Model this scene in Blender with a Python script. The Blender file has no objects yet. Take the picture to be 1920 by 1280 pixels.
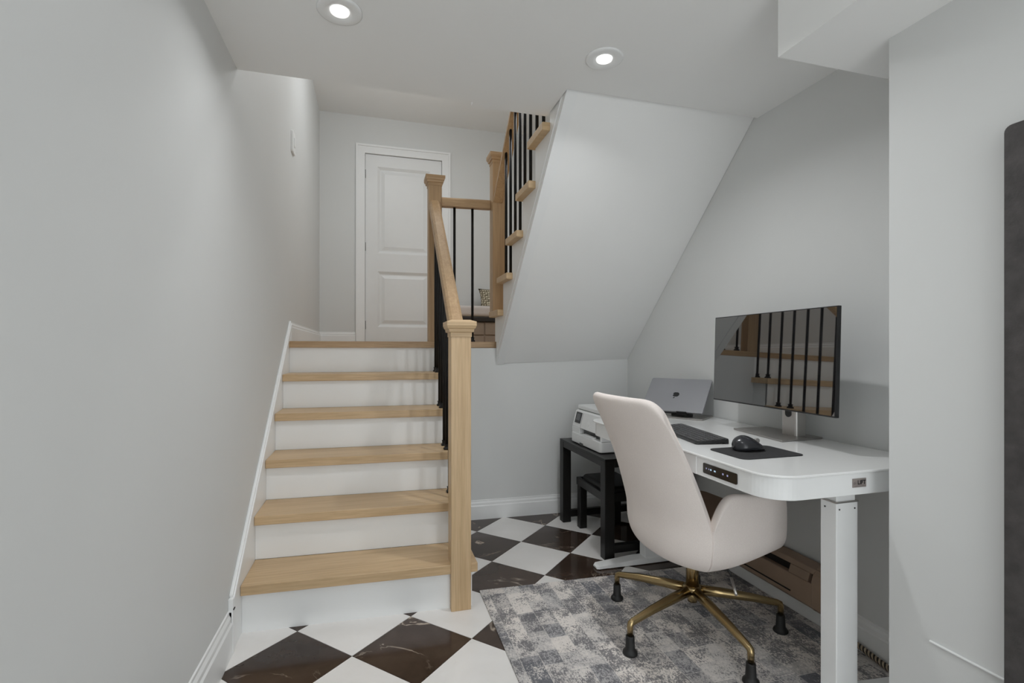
import bpy, bmesh, math, random
from mathutils import Vector, Matrix
random.seed(7)
SC = bpy.context.scene
COL = SC.collection

# ---------------------------------------------------------------- camera
cam_d = bpy.data.cameras.new('camera')
cam_d.sensor_width = 36.0
cam_d.lens = 924.1 / 1920 * 36.0
cam_d.shift_y = 16.1 / 1920
cam_d.clip_start = 0.05
cam = bpy.data.objects.new('camera', cam_d)
cam.location = (0, 0, 1.18)
cam.rotation_euler = (math.pi / 2, 0, -math.radians(15.737))
COL.objects.link(cam)
SC.camera = cam

# ---------------------------------------------------------------- world, exposure, added fill lights
world = bpy.data.worlds.new('world'); SC.world = world
world.use_nodes = True
world.node_tree.nodes['Background'].inputs[0].default_value = (0.95, 0.985, 1.0, 1)
world.node_tree.nodes['Background'].inputs[1].default_value = 3.7  # uniform fill light added, reaching the room through its open rear
vs = SC.view_settings
vs.view_transform = 'Standard'; vs.look = 'None'; vs.gamma = 1.0; vs.use_curve_mapping = False
vs.exposure = -0.42
SC.cycles.max_bounces = 12
SC.cycles.diffuse_bounces = 8
SC.cycles.glossy_bounces = 4
SC.cycles.sample_clamp_indirect = 4.0

def disk_light(loc, power, size=0.16, color=(0.97, 0.985, 1.0), spread=150):  # disk lamp, shared by the recessed lights and the added fills
    d = bpy.data.lights.new('ceiling_lamp', 'AREA'); d.shape = 'DISK'; d.size = size
    d.energy = power; d.color = color; d.spread = math.radians(spread)
    o = bpy.data.objects.new('ceiling_lamp', d); o.location = loc; COL.objects.link(o)
    return o
# unseen fill lamps, added overhead near the camera and over the landing
for lx, ly, pw in ((0.55, 0.85, 3.0), (0.45, -0.6, 2.5)):
    disk_light((lx, ly, 2.325), pw, 0.3)
pl_ = bpy.data.lights.new('landing_fill', 'POINT'); pl_.energy = 17; pl_.shadow_soft_size = 0.14; pl_.color = (0.95, 0.98, 1.0)  # unseen point light added to brighten the landing and stairwell
po_ = bpy.data.objects.new('landing_fill', pl_); po_.location = (0.25, 3.95, 3.42); COL.objects.link(po_)
disk_light((1.40, 3.30, 3.66), 16, 0.3, spread=170)  # unseen disk fill added above the upper stairs

# ---------------------------------------------------------------- materials
MATS = {}
def lin(c):
    return tuple(((v / 255) / 12.92 if v / 255 <= 0.04045 else ((v / 255 + 0.055) / 1.055) ** 2.4) for v in c)
def base(name):
    m = bpy.data.materials.new(name); m.use_nodes = True
    return m, m.node_tree.nodes, m.node_tree.links, m.node_tree.nodes['Principled BSDF']
def coords(N, L, scale=(1, 1, 1), rnd=True):
    tc = N.new('ShaderNodeTexCoord'); mp = N.new('ShaderNodeMapping')
    mp.inputs['Scale'].default_value = scale
    if rnd:
        oi = N.new('ShaderNodeObjectInfo'); mu = N.new('ShaderNodeMath'); mu.operation = 'MULTIPLY'
        mu.inputs[1].default_value = 37.0; L.new(oi.outputs['Random'], mu.inputs[0])
        ad = N.new('ShaderNodeVectorMath'); ad.operation = 'ADD'
        L.new(tc.outputs['Object'], ad.inputs[0]); L.new(mu.outputs[0], ad.inputs[1])
        L.new(ad.outputs[0], mp.inputs['Vector'])
    else:
        L.new(tc.outputs['Object'], mp.inputs['Vector'])
    return mp
def noise(N, L, vec, scale, detail=4, rough=0.55, dist=0.0):
    n = N.new('ShaderNodeTexNoise'); n.inputs['Scale'].default_value = scale
    n.inputs['Detail'].default_value = detail; n.inputs['Roughness'].default_value = rough
    n.inputs['Distortion'].default_value = dist
    L.new(vec, n.inputs['Vector']); return n
def ramp(N, L, fac, stops):
    r = N.new('ShaderNodeValToRGB'); e = r.color_ramp.elements
    while len(e) < len(stops): e.new(0.5)
    for el, (p, c) in zip(e, stops):
        el.position = p; el.color = (*c, 1) if len(c) == 3 else c
    L.new(fac, r.inputs[0]); return r
def mix(N, L, fac, a, b):
    m = N.new('ShaderNodeMix'); m.data_type = 'RGBA'
    for s, v in ((m.inputs[0], fac), (m.inputs[6], a), (m.inputs[7], b)):
        if isinstance(v, (int, float)): s.default_value = v
        elif isinstance(v, tuple): s.default_value = (*v, 1)
        else: L.new(v, s)
    return m.outputs[2]
def bump(N, L, h, bs, strength=0.1, dist=0.002):
    b = N.new('ShaderNodeBump'); b.inputs['Strength'].default_value = strength
    b.inputs['Distance'].default_value = dist
    L.new(h, b.inputs['Height']); L.new(b.outputs[0], bs.inputs['Normal'])

def plain(name, col, rough=0.5, metal=0.0, spec=0.5, var=0.04, scale=6.0, bmp=0.0, bscale=60, ior=None):
    m, N, L, B = base(name)
    mp = coords(N, L)
    n = noise(N, L, mp.outputs[0], scale)
    lo = tuple(max(0, c * (1 - var)) for c in col); hi = tuple(min(1, c * (1 + var)) for c in col)
    r = ramp(N, L, n.outputs['Fac'], [(0.3, lo), (0.7, hi)])
    L.new(r.outputs[0], B.inputs['Base Color'])
    B.inputs['Roughness'].default_value = rough; B.inputs['Metallic'].default_value = metal
    B.inputs['Specular IOR Level'].default_value = spec
    if ior: B.inputs['IOR'].default_value = ior
    if bmp:
        n2 = noise(N, L, mp.outputs[0], bscale, 3)
        bump(N, L, n2.outputs['Fac'], B, bmp)
    MATS[name] = m; return m

def oak(name, axis, light, dark):
    m, N, L, B = base(name)
    sc = [26.0, 26.0, 26.0]; sc[axis] = 1.3
    mp = coords(N, L, tuple(sc))
    n1 = noise(N, L, mp.outputs[0], 1.0, 5, 0.6, 0.6)
    sc2 = [130.0] * 3; sc2[axis] = 4.0
    mp2 = coords(N, L, tuple(sc2)); n2 = noise(N, L, mp2.outputs[0], 1.0, 3, 0.6)
    mid = tuple((a + b) / 2 for a, b in zip(light, dark))
    r = ramp(N, L, n1.outputs['Fac'], [(0.25, dark), (0.5, mid), (0.72, light)])
    r2 = ramp(N, L, n2.outputs['Fac'], [(0.35, (0.82, 0.80, 0.77)), (0.6, (1, 1, 1))])
    mu = N.new('ShaderNodeMix'); mu.data_type = 'RGBA'; mu.blend_type = 'MULTIPLY'; mu.inputs[0].default_value = 0.8
    L.new(r.outputs[0], mu.inputs[6]); L.new(r2.outputs[0], mu.inputs[7])
    L.new(mu.outputs[2], B.inputs['Base Color'])
    B.inputs['Roughness'].default_value = 0.42
    bump(N, L, n2.outputs['Fac'], B, 0.08, 0.001)
    MATS[name] = m; return m

OL, OD = (0.65, 0.475, 0.285), (0.53, 0.365, 0.20)
SL, SD = (0.52, 0.355, 0.20), (0.41, 0.265, 0.14)      # browner oak tone for the upper posts, handrails and landing floor
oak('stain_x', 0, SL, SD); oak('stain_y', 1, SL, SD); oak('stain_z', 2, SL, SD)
oak('oak_x', 0, OL, OD); oak('oak_y', 1, OL, OD); oak('oak_z', 2, OL, OD)
plain('paint', (0.68, 0.69, 0.685), 0.55, spec=0.3, var=0.012, scale=1.5, bmp=0.02, bscale=220)
plain('ceiling_paint', (0.86, 0.865, 0.86), 0.8, spec=0.15, var=0.012, scale=1.5)
plain('trim_paint', (0.84, 0.85, 0.85), 0.35, spec=0.45, var=0.01)
plain('door_paint', (0.79, 0.80, 0.80), 0.38, spec=0.4, var=0.01)
plain('black_metal', (0.008, 0.0075, 0.007), 0.45, spec=0.22, var=0.2)
plain('hinge_black', (0.01, 0.01, 0.01), 0.5)
plain('desk_white', (0.84, 0.85, 0.85), 0.3, spec=0.5, var=0.01)
plain('desk_glass', (0.84, 0.845, 0.84), 0.08, spec=0.5, var=0.005)
plain('black_panel', (0.02, 0.016, 0.012), 0.15, var=0.3, scale=30)
plain('monitor_glass', (0.006, 0.006, 0.007), 0.02, spec=0.9, var=0.02, ior=2.3)
plain('monitor_black', (0.012, 0.012, 0.013), 0.35)
plain('silver', (0.60, 0.58, 0.56), 0.32, metal=0.85, var=0.03)
plain('silver_grey', (0.36, 0.345, 0.33), 0.35, metal=0.7, var=0.03)
plain('laptop_alu', (0.36, 0.363, 0.385), 0.36, metal=0.75, var=0.02)
plain('logo_black', (0.01, 0.01, 0.012), 0.15)
plain('key_black', (0.015, 0.015, 0.016), 0.35, var=0.1)
plain('key_top', (0.06, 0.06, 0.062), 0.22, var=0.1)
plain('pad_grey', (0.045, 0.045, 0.047), 0.9, spec=0.2, var=0.15, scale=300, bmp=0.3, bscale=500)
plain('mouse_grey', (0.022, 0.023, 0.027), 0.22, var=0.1)
plain('brass', (0.40, 0.30, 0.155), 0.26, metal=1.0, var=0.06, scale=3)
plain('rubber', (0.012, 0.012, 0.012), 0.55)
plain('printer_white', (0.80, 0.81, 0.81), 0.4, var=0.01)
plain('printer_grey', (0.10, 0.105, 0.105), 0.5)
plain('screen_grey', (0.10, 0.105, 0.11), 0.2)
plain('table_black', (0.012, 0.0112, 0.0105), 0.35, spec=0.28, var=0.25, scale=8)
plain('leather_black', (0.010, 0.010, 0.009), 0.4, spec=0.3, var=0.2, bmp=0.2, bscale=90)
plain('heater_brown', (0.33, 0.235, 0.17), 0.5, var=0.12, scale=4)
plain('heater_dark', (0.012, 0.009, 0.007), 0.8)
plain('wire_bare', (0.6, 0.55, 0.48), 0.4)
plain('charcoal', (0.055, 0.050, 0.049), 0.6, var=0.3, scale=25, bmp=0.6, bscale=130)
plain('cushion', (0.60, 0.55, 0.52), 0.9, spec=0.1, var=0.03)
plain('bench_dark', (0.018, 0.014, 0.012), 0.5)
plain('bench_brown', (0.30, 0.235, 0.18), 0.6, var=0.1, scale=4)
plain('cord_dark', (0.03, 0.022, 0.016), 0.6)
plain('cord_light', (0.42, 0.34, 0.24), 0.6)
plain('plate_silver', (0.34, 0.30, 0.28), 0.4, metal=0.4, var=0.1)
plain('plate_faint', (0.18, 0.15, 0.15), 0.4)
plain('scuff_dark', (0.03, 0.03, 0.03), 0.8)

def emit(name, col, s):
    m, N, L, B = base(name)
    B.inputs['Base Color'].default_value = (*col, 1)
    B.inputs['Emission Color'].default_value = (*col, 1); B.inputs['Emission Strength'].default_value = s
    MATS[name] = m
emit('lens', (1.0, 0.99, 0.97), 1.15)
emit('led', (0.6, 0.8, 1.0), 0.35)
emit('led_dim', (0.5, 0.5, 0.8), 0.12)

def fabric(name, c1, c2):
    m, N, L, B = base(name)
    mp = coords(N, L, rnd=False)
    n = noise(N, L, mp.outputs[0], 5, 4)
    w = noise(N, L, mp.outputs[0], 420, 2)
    r = ramp(N, L, n.outputs['Fac'], [(0.3, c1), (0.7, c2)])
    r2 = ramp(N, L, w.outputs['Fac'], [(0.35, (0.93, 0.92, 0.92)), (0.65, (1, 1, 1))])
    mu = N.new('ShaderNodeMix'); mu.data_type = 'RGBA'; mu.blend_type = 'MULTIPLY'; mu.inputs[0].default_value = 1
    L.new(r.outputs[0], mu.inputs[6]); L.new(r2.outputs[0], mu.inputs[7])
    L.new(mu.outputs[2], B.inputs['Base Color'])
    B.inputs['Roughness'].default_value = 0.9; B.inputs['Specular IOR Level'].default_value = 0.15
    B.inputs['Sheen Weight'].default_value = 0.12
    bump(N, L, w.outputs['Fac'], B, 0.25, 0.001)
    MATS[name] = m
fabric('blush', (0.80, 0.735, 0.695), (0.84, 0.775, 0.735))
fabric('tan_lining', (0.27, 0.18, 0.12), (0.33, 0.23, 0.16))

def marble(name, b1, b2, vein, vstr, rough):
    m, N, L, B = base(name)
    mp = coords(N, L)
    n = noise(N, L, mp.outputs[0], 4.5, 6, 0.6, 0.4)
    col = ramp(N, L, n.outputs['Fac'], [(0.3, b1), (0.7, b2)]).outputs[0]
    v = noise(N, L, mp.outputs[0], 2.2, 5, 0.62, 1.2)
    sub = N.new('ShaderNodeMath'); sub.operation = 'SUBTRACT'; sub.inputs[1].default_value = 0.5
    L.new(v.outputs['Fac'], sub.inputs[0])
    ab = N.new('ShaderNodeMath'); ab.operation = 'ABSOLUTE'; L.new(sub.outputs[0], ab.inputs[0])
    vr = ramp(N, L, ab.outputs[0], [(0.0, (1, 1, 1)), (0.006, (0.6, 0.6, 0.6)), (0.013, (0, 0, 0))])
    k = noise(N, L, mp.outputs[0], 3.1, 2)
    kr = ramp(N, L, k.outputs['Fac'], [(0.50, (0, 0, 0)), (0.64, (vstr, vstr, vstr))])
    mu = N.new('ShaderNodeMath'); mu.operation = 'MULTIPLY'
    L.new(vr.outputs[0], mu.inputs[0]); L.new(kr.outputs[0], mu.inputs[1])
    L.new(mix(N, L, mu.outputs[0], col, vein), B.inputs['Base Color'])
    B.inputs['Roughness'].default_value = rough
    B.inputs['Specular IOR Level'].default_value = 0.36
    MATS[name] = m
marble('marble_white', (0.80, 0.78, 0.76), (0.86, 0.845, 0.83), (0.70, 0.67, 0.64), 0.5, 0.14)
marble('marble_brown', (0.030, 0.019, 0.014), (0.075, 0.050, 0.038), (0.62, 0.52, 0.42), 0.9, 0.10)
plain('grout', (0.30, 0.28, 0.26), 0.9)

def rug_mat():
    m, N, L, B = base('rug_patchwork')
    tc = N.new('ShaderNodeTexCoord')
    mp = N.new('ShaderNodeMapping'); mp.inputs['Rotation'].default_value = (0, 0, math.pi / 2)
    L.new(tc.outputs['Object'], mp.inputs['Vector'])
    def brick(w, h, sc, off, sq=1.0, mort=0.012):
        b = N.new('ShaderNodeTexBrick')
        b.inputs['Color1'].default_value = (0, 0, 0, 1); b.inputs['Color2'].default_value = (1, 1, 1, 1)
        b.inputs['Mortar'].default_value = (0.5, 0.5, 0.5, 1)
        b.inputs['Scale'].default_value = sc; b.inputs['Brick Width'].default_value = w; b.inputs['Row Height'].default_value = h
        b.inputs['Mortar Size'].default_value = mort; b.offset = off; b.squash = sq; b.squash_frequency = 3
        b.inputs['Bias'].default_value = 0.0
        L.new(mp.outputs[0], b.inputs['Vector']); return b
    b1 = brick(0.85, 0.36, 4.6, 0.37, 0.55, 0.006)
    b2 = brick(0.62, 0.36, 4.6, 0.61, 1.6, 0.006)
    pal = ramp(N, L, b1.outputs['Color'], [(0.0, (0.26, 0.26, 0.275)), (0.12, (0.60, 0.58, 0.565)), (0.38, (0.80, 0.75, 0.71)),
                                            (0.55, (0.46, 0.45, 0.455)), (0.68, (0.70, 0.65, 0.61)), (0.88, (0.84, 0.79, 0.745))])
    pal.color_ramp.interpolation = 'CONSTANT'
    pal2 = ramp(N, L, b2.outputs['Color'], [(0.0, (0.06, 0.068, 0.09)), (0.1, (0.70, 0.66, 0.63)), (0.5, (0.42, 0.41, 0.415)), (0.7, (0.80, 0.75, 0.71))])
    pal2.color_ramp.interpolation = 'CONSTANT'
    c = mix(N, L, 0.45, pal.outputs[0], pal2.outputs[0])
    st = N.new('ShaderNodeMapping'); st.inputs['Scale'].default_value = (1.6, 1, 1); L.new(tc.outputs['Object'], st.inputs['Vector'])
    f1 = noise(N, L, st.outputs[0], 100, 6, 0.85)
    f2 = noise(N, L, mp.outputs[0], 10, 4, 0.65)
    ad = N.new('ShaderNodeMath'); ad.operation = 'MULTIPLY_ADD'; ad.inputs[1].default_value = 0.6
    L.new(f2.outputs['Fac'], ad.inputs[0]); L.new(f1.outputs['Fac'], ad.inputs[2])
    ad2 = N.new('ShaderNodeMath'); ad2.operation = 'MULTIPLY_ADD'; ad2.inputs[1].default_value = 0.14
    L.new(b2.outputs['Color'], ad2.inputs[0]); L.new(ad.outputs[0], ad2.inputs[2])
    dk = ramp(N, L, ad2.outputs[0], [(0.875, (0, 0, 0)), (0.905, (0.85, 0.85, 0.85))])
    lt = ramp(N, L, ad2.outputs[0], [(0.72, (0.8, 0.8, 0.8)), (0.75, (0, 0, 0))])
    c = mix(N, L, dk.outputs[0], c, (0.13, 0.13, 0.145))
    c = mix(N, L, lt.outputs[0], c, (0.80, 0.755, 0.715))
    ml = N.new('ShaderNodeMath'); ml.operation = 'MULTIPLY'; ml.inputs[1].default_value = 0.5
    L.new(b1.outputs['Fac'], ml.inputs[0])
    c = mix(N, L, ml.outputs[0], c, (0.68, 0.645, 0.61))
    L.new(c, B.inputs['Base Color'])
    B.inputs['Roughness'].default_value = 0.95; B.inputs['Specular IOR Level'].default_value = 0.05
    bump(N, L, f1.outputs['Fac'], B, 0.3, 0.002)
    MATS['rug_patchwork'] = m
rug_mat()
def pillow_mat():
    m, N, L, B = base('pillow_dots')
    mp = coords(N, L, rnd=False)
    v = N.new('ShaderNodeTexVoronoi'); v.inputs['Scale'].default_value = 42; v.inputs['Randomness'].default_value = 0.25
    L.new(mp.outputs[0], v.inputs['Vector'])
    r = ramp(N, L, v.outputs['Distance'], [(0.35, (0.62, 0.56, 0.42)), (0.5, (0.17, 0.14, 0.09))])
    L.new(r.outputs[0], B.inputs['Base Color']); B.inputs['Roughness'].default_value = 0.8
    MATS['pillow_dots'] = m
pillow_mat()

# ---------------------------------------------------------------- builders
WLOC = {}
class MB:
    """collects shapes in world coordinates; build() links them as one mesh object"""
    def __init__(s): s.v = []; s.f = []; s.mi = []; s.sm = []
    def add(s, vs, fs, mi=0, smooth=False):
        o = len(s.v); s.v += [tuple(v) for v in vs]
        s.f += [tuple(i + o for i in f) for f in fs]; s.mi += [mi] * len(fs); s.sm += [smooth] * len(fs)
        return s
    def box(s, a, b, mi=0, rot=None, piv=None):
        x0, y0, z0 = a; x1, y1, z1 = b
        vs = [Vector(p) for p in ((x0, y0, z0), (x1, y0, z0), (x1, y1, z0), (x0, y1, z0), (x0, y0, z1), (x1, y0, z1), (x1, y1, z1), (x0, y1, z1))]
        if rot: vs = [rot @ (v - Vector(piv)) + Vector(piv) for v in vs]
        return s.add(vs, [(0, 3, 2, 1), (4, 5, 6, 7), (0, 1, 5, 4), (1, 2, 6, 5), (2, 3, 7, 6), (3, 0, 4, 7)], mi)
    def loft(s, rings, mi=0, smooth=False, caps=True, closed=True):
        n = len(rings[0]); vs = [p for r in rings for p in r]; fs = []
        for k in range(len(rings) - 1):
            for i in range(n if closed else n - 1):
                j = (i + 1) % n
                fs.append((k * n + i, k * n + j, (k + 1) * n + j, (k + 1) * n + i))
        o = len(s.v); s.add(vs, fs, mi, smooth)
        if caps:
            s.f += [tuple(o + i for i in reversed(range(n))), tuple(o + (len(rings) - 1) * n + i for i in range(n))]
            s.mi += [mi, mi]; s.sm += [False, False]
        return s
    def prism(s, poly, a, b, axis='z', mi=0):
        """poly = 2d points of the other two axes in xyz order; extruded from a to b along axis"""
        def P(p, h):
            return {'x': (h, p[0], p[1]), 'y': (p[0], h, p[1]), 'z': (p[0], p[1], h)}[axis]
        return s.loft([[P(p, a) for p in poly], [P(p, b) for p in poly]], mi)
    def tube(s, pts, rad, n=10, mi=0, caps=True):
        pts = [Vector(p) for p in pts]; rings = []
        if not isinstance(rad, (list, tuple)): rad = [rad] * len(pts)
        up = Vector((0, 0, 1))
        t0 = (pts[1] - pts[0]).normalized()
        if abs(t0.dot(up)) > 0.9: up = Vector((1, 0, 0))
        u = t0.cross(up).normalized()
        for i, p in enumerate(pts):
            t = (pts[min(i + 1, len(pts) - 1)] - pts[max(i - 1, 0)]).normalized()
            u = (u - t * u.dot(t)).normalized(); w = t.cross(u)
            rings.append([p + (u * math.cos(a) + w * math.sin(a)) * rad[i] for a in (2 * math.pi * k / n for k in range(n))])
        return s.loft(rings, mi, True, caps)
    def lathe(s, c, prof, n=20, mi=0):
        return s.loft([[(c[0] + r * math.cos(2 * math.pi * k / n), c[1] + r * math.sin(2 * math.pi * k / n), c[2] + z) for k in range(n)] for r, z in prof], mi, True, True)
    def build(s, name, mats, parent=None, bevel=0.0, seg=2, subsurf=0, origin=None, smooth=False):
        me = bpy.data.meshes.new(name)
        V = [Vector(v) for v in s.v]
        if origin is None:
            lo = Vector((min(v.x for v in V), min(v.y for v in V), min(v.z for v in V)))
            hi = Vector((max(v.x for v in V), max(v.y for v in V), max(v.z for v in V)))
            origin = Vector(((lo.x + hi.x) / 2, (lo.y + hi.y) / 2, lo.z))
        origin = Vector(origin)
        me.from_pydata([tuple(v - origin) for v in V], [], s.f)
        if isinstance(mats, str): mats = [mats]
        for m in mats: me.materials.append(MATS[m])
        for p, mi, sm in zip(me.polygons, s.mi, s.sm):
            p.material_index = mi; p.use_smooth = sm or smooth
        bm = bmesh.new(); bm.from_mesh(me)
        bmesh.ops.recalc_face_normals(bm, faces=bm.faces); bm.to_mesh(me); bm.free()
        me.validate(); me.update()
        o = bpy.data.objects.new(name, me); COL.objects.link(o)
        place(o, origin, parent)
        if bevel:
            b = o.modifiers.new('bevel', 'BEVEL'); b.width = bevel; b.segments = seg; b.limit_method = 'ANGLE'; b.angle_limit = math.radians(40)
            b.harden_normals = False
        if subsurf:
            q = o.modifiers.new('sub', 'SUBSURF'); q.levels = subsurf; q.render_levels = subsurf
        return o
def place(o, wloc, parent=None):
    wloc = Vector(wloc); WLOC[o.name] = wloc
    if parent is not None:
        o.parent = parent; o.location = wloc - WLOC[parent.name]
    else: o.location = wloc
def tag(o, label=None, cat=None, group=None, kind=None):
    if label: o['label'] = label
    if cat: o['category'] = cat
    if group: o['group'] = group
    if kind: o['kind'] = kind
    return o
def thing(name, loc, label, cat, group=None):
    o = bpy.data.objects.new(name, None); o.empty_display_size = 0.05; COL.objects.link(o); place(o, loc)
    return tag(o, label, cat, group)
def copy_obj(o, wloc, parent, rotz=None):
    c = o.copy(); COL.objects.link(c); place(c, wloc, parent)
    if rotz is not None: c.rotation_euler.z = rotz
    return c
def struct(o, label):
    return tag(o, label, o.name.split('_')[0].split('.')[0], kind='structure')
def box(name, a, b, mat, parent=None, bevel=0.0, seg=2):
    return MB().box(a, b).build(name, mat, parent, bevel, seg)
def rrect(x0, y0, x1, y1, r, n=6, corners=(1, 1, 1, 1)):
    """rounded rectangle outline, corners: x0y0, x1y0, x1y1, x0y1"""
    out = []
    for (cx, cy, a0, on, px, py) in ((x0 + r, y0 + r, 180, corners[0], x0, y0), (x1 - r, y0 + r, 270, corners[1], x1, y0),
                                     (x1 - r, y1 - r, 0, corners[2], x1, y1), (x0 + r, y1 - r, 90, corners[3], x0, y1)):
        if not on: out.append((px, py)); continue
        for k in range(n + 1):
            a = math.radians(a0 + 90 * k / n); out.append((cx + r * math.cos(a), cy + r * math.sin(a)))
    return out

# ---------------------------------------------------------------- setting dimensions (metres)
XL, XR = -0.54, 1.85          # left and right wall faces
ZC = 2.34                     # main ceiling
ZS = 3.68                     # stairwell ceiling
YB = 5.5                      # wall with the door
RISE, GO = 0.2065, 0.245
Y1 = 2.285                    # first riser
ZL = RISE * 6                 # landing
SK = -0.042                   # skew of the stair fronts (dy per dx)
def yr(x, y): return y + SK * (x - XL)

# floor with separate marble tiles
floor = struct(box('floor', (-0.7, -2.4, -0.06), (2.6, 5.6, -0.012), 'grout'), 'checkered floor of white and dark brown marble tiles laid diagonally')
S = 0.3304
A0 = Vector((0.639, 2.682, 0)); EA = Vector((0.690, -0.7238, 0)).normalized(); EB = Vector((-EA.y, EA.x, 0))
def tile_mesh(name, mat):
    h, g = S / 2, 0.0009
    m = MB()
    def ring(d, z): return [tuple(EA * (a * (h - g - d)) + EB * (b * (h - g - d)) + Vector((0, 0, z))) for a, b in ((-1, -1), (1, -1), (1, 1), (-1, 1))]
    m.loft([ring(0, -0.012), ring(0, -0.0006), ring(0.0008, 0.0)])
    return m.build(name, mat, floor, origin=(0, 0, 0))
t_w = tile_mesh('floor_tile', 'marble_white'); t_b = tile_mesh('floor_tile', 'marble_brown')
first = {0: t_w, 1: t_b}; used = {0: False, 1: False}
dark_pts = []
for i in range(-9, 12):
    for j in range(-9, 8):
        c = A0 + EA * (S * (i + 0.5)) + EB * (S * (j + 0.5))
        if not (-0.72 < c.x < 2.0 and 0.55 < c.y < 3.55): continue
        if c.x < 0.15 and c.y > 2.55: continue
        k = (i + j) % 2
        if not used[k]:
            used[k] = True; place(first[k], c, floor); continue
        copy_obj(first[k], c, floor)
# far and near remainder of the floor, too far from view to tell tiles apart
box('floor_slab', (-0.7, -2.4, -0.012), (2.6, 0.45, 0.0), 'marble_white', floor)

# walls
struct(box('wall_left', (XL - 0.12, -2.4, 0.0), (XL, 5.62, 3.9), 'paint'), 'plain white wall on the left running up beside the stairs')
struct(box('wall_right', (XR, 1.124, 0.0), (XR + 0.12, 5.62, 3.9), 'paint'), 'white wall behind the desk')
struct(box('wall_pillar', (1.5, -2.4, 0.0), (2.6, 1.124, 2.6), 'paint'), 'white wall projecting at the right edge beside the desk')
LX0, LX1, LZ1 = -0.08, 0.735, ZL + 2.045      # door opening
m = MB()
m.box((XL, YB, 0), (LX0 - 0.004, YB + 0.12, 3.9)); m.box((LX1 + 0.004, YB, 0), (XR, YB + 0.12, 3.9)); m.box((LX0 - 0.004, YB, LZ1 + 0.004), (LX1 + 0.004, YB + 0.12, 3.9))
m.box((LX0 - 0.02, YB + 0.09, 0), (LX1 + 0.02, YB + 0.12, 3.9))
struct(m.build('wall_back', 'paint'), 'white wall with the door at the back of the landing')
yw = 3.39
m = MB(); m.prism([(0.44, yr(0.44, yw + 0.041)), (XR, yr(XR, yw + 0.055)), (XR, yr(XR, yw + 0.055) + 0.1), (0.44, yr(0.44, yw + 0.041) + 0.1)], 0, ZL - 0.045)
struct(m.build('wall_landing', 'paint'), 'low white wall under the stair landing')
# ceilings
m = MB()
m.box((XL, -2.4, ZC), (0.45, 2.27, ZC + 0.26)); m.box((0.45, -2.4, ZC), (0.83, 2.31, ZC + 0.26)); m.box((0.83, -2.4, ZC), (XR, 2.04, ZC + 0.26))
struct(m.build('ceiling', 'ceiling_paint'), 'flat white ceiling with recessed lights')
struct(box('ceiling_stairwell', (XL, 1.2, ZS), (XR, YB, ZS + 0.1), 'ceiling_paint'), 'white ceiling high above the stair landing')
struct(box('wall_stairwell', (XL, 2.15, ZC + 0.26), (0.83, 2.27, ZS), 'paint'), 'white wall above the opening over the stairs')
struct(box('wall_upstairs', (0.83, 1.2, ZC + 0.26), (XR, 1.3, ZS), 'paint'), 'white wall at the top of the upper stairs')
struct(box('ceiling_bulkhead', (1.252, -2.4, 2.12), (XR, 1.292, ZC), 'ceiling_paint'), 'boxed white ceiling bulkhead above the desk corner')

# baseboards
PROF = [(0, 0), (0.016, 0), (0.016, 0.092), (0.011, 0.099), (0.011, 0.112), (0.005, 0.122), (0.005, 0.131), (0, 0.133)]
def baseboard(name, p0, p1, nrm, label, z=0.0, parent=None, prof=PROF):
    p0, p1, nrm = Vector(p0), Vector(p1), Vector(nrm)
    m = MB(); m.loft([[Vector((q.x + nrm.x * d, q.y + nrm.y * d, z + h)) for d, h in prof] for q in (p0, p1)])
    o = m.build(name, 'trim_paint', parent)
    return struct(o, label) if parent is None else o
baseboard('baseboard_left', (XL, 0.6, 0), (XL, 2.14, 0), (1, 0, 0), 'white moulded baseboard along the left wall', prof=[(d, h * 1.28) for d, h in PROF])
baseboard('baseboard_right', (XR, 1.13, 0), (XR, 3.38, 0), (-1, 0, 0), 'white moulded baseboard under the desk')
baseboard('baseboard_back', (0.46, yr(0.46, yw + 0.041), 0), (XR - 0.017, yr(XR, yw + 0.055), 0), (0, -1, 0), 'white moulded baseboard under the landing')
baseboard('baseboard_landing', (XL, 3.56, 0), (XL, YB - 0.016, 0), (1, 0, 0), 'white baseboard along the left wall of the landing', ZL)
baseboard('baseboard_door', (XL, YB, 0), (LX0 - 0.1, YB, 0), (0, -1, 0), 'white baseboard beside the landing door', ZL)
struct(MB().box((1.494, 0.30, 0.365), (1.5, 1.01, 0.371)).build('trim_1', 'trim_paint', bevel=0.002), 'thin raised white line low on the right hand wall')

# sloped skirt on the left wall
sl = RISE / GO
def zsk(y): return 0.185 + (y - 2.15) * 0.809
m = MB()
m.prism([(2.13, 0), (3.56, 0), (3.56, zsk(3.56)), (2.15, zsk(2.15)), (2.13, 0.165)], XL, XL + 0.012, 'x')
sk = m.build('trim_2', 'trim_paint')
struct(sk, 'white sloped skirting running up the left wall beside the stairs')
m = MB()
for d0, d1, t in ((-0.012, 0.032, 0.019), (0.032, 0.046, 0.014)):
    m.prism([(2.145, zsk(2.145) + d0), (3.565, zsk(3.565) + d0), (3.565, zsk(3.565) + d1), (2.145, zsk(2.145) + d1)], XL, XL + t, 'x')
m.build('cap_moulding', 'trim_paint', sk, 0.004)
box('skirt_block', (XL, 2.13, 0), (XL + 0.018, 2.16, 0.215), 'trim_paint', sk, 0.003)
MB().box((XL + 0.012, 2.132, 0.172), (XL + 0.021, 2.150, 0.177)).build('scuff', 'scuff_dark', sk)

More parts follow.
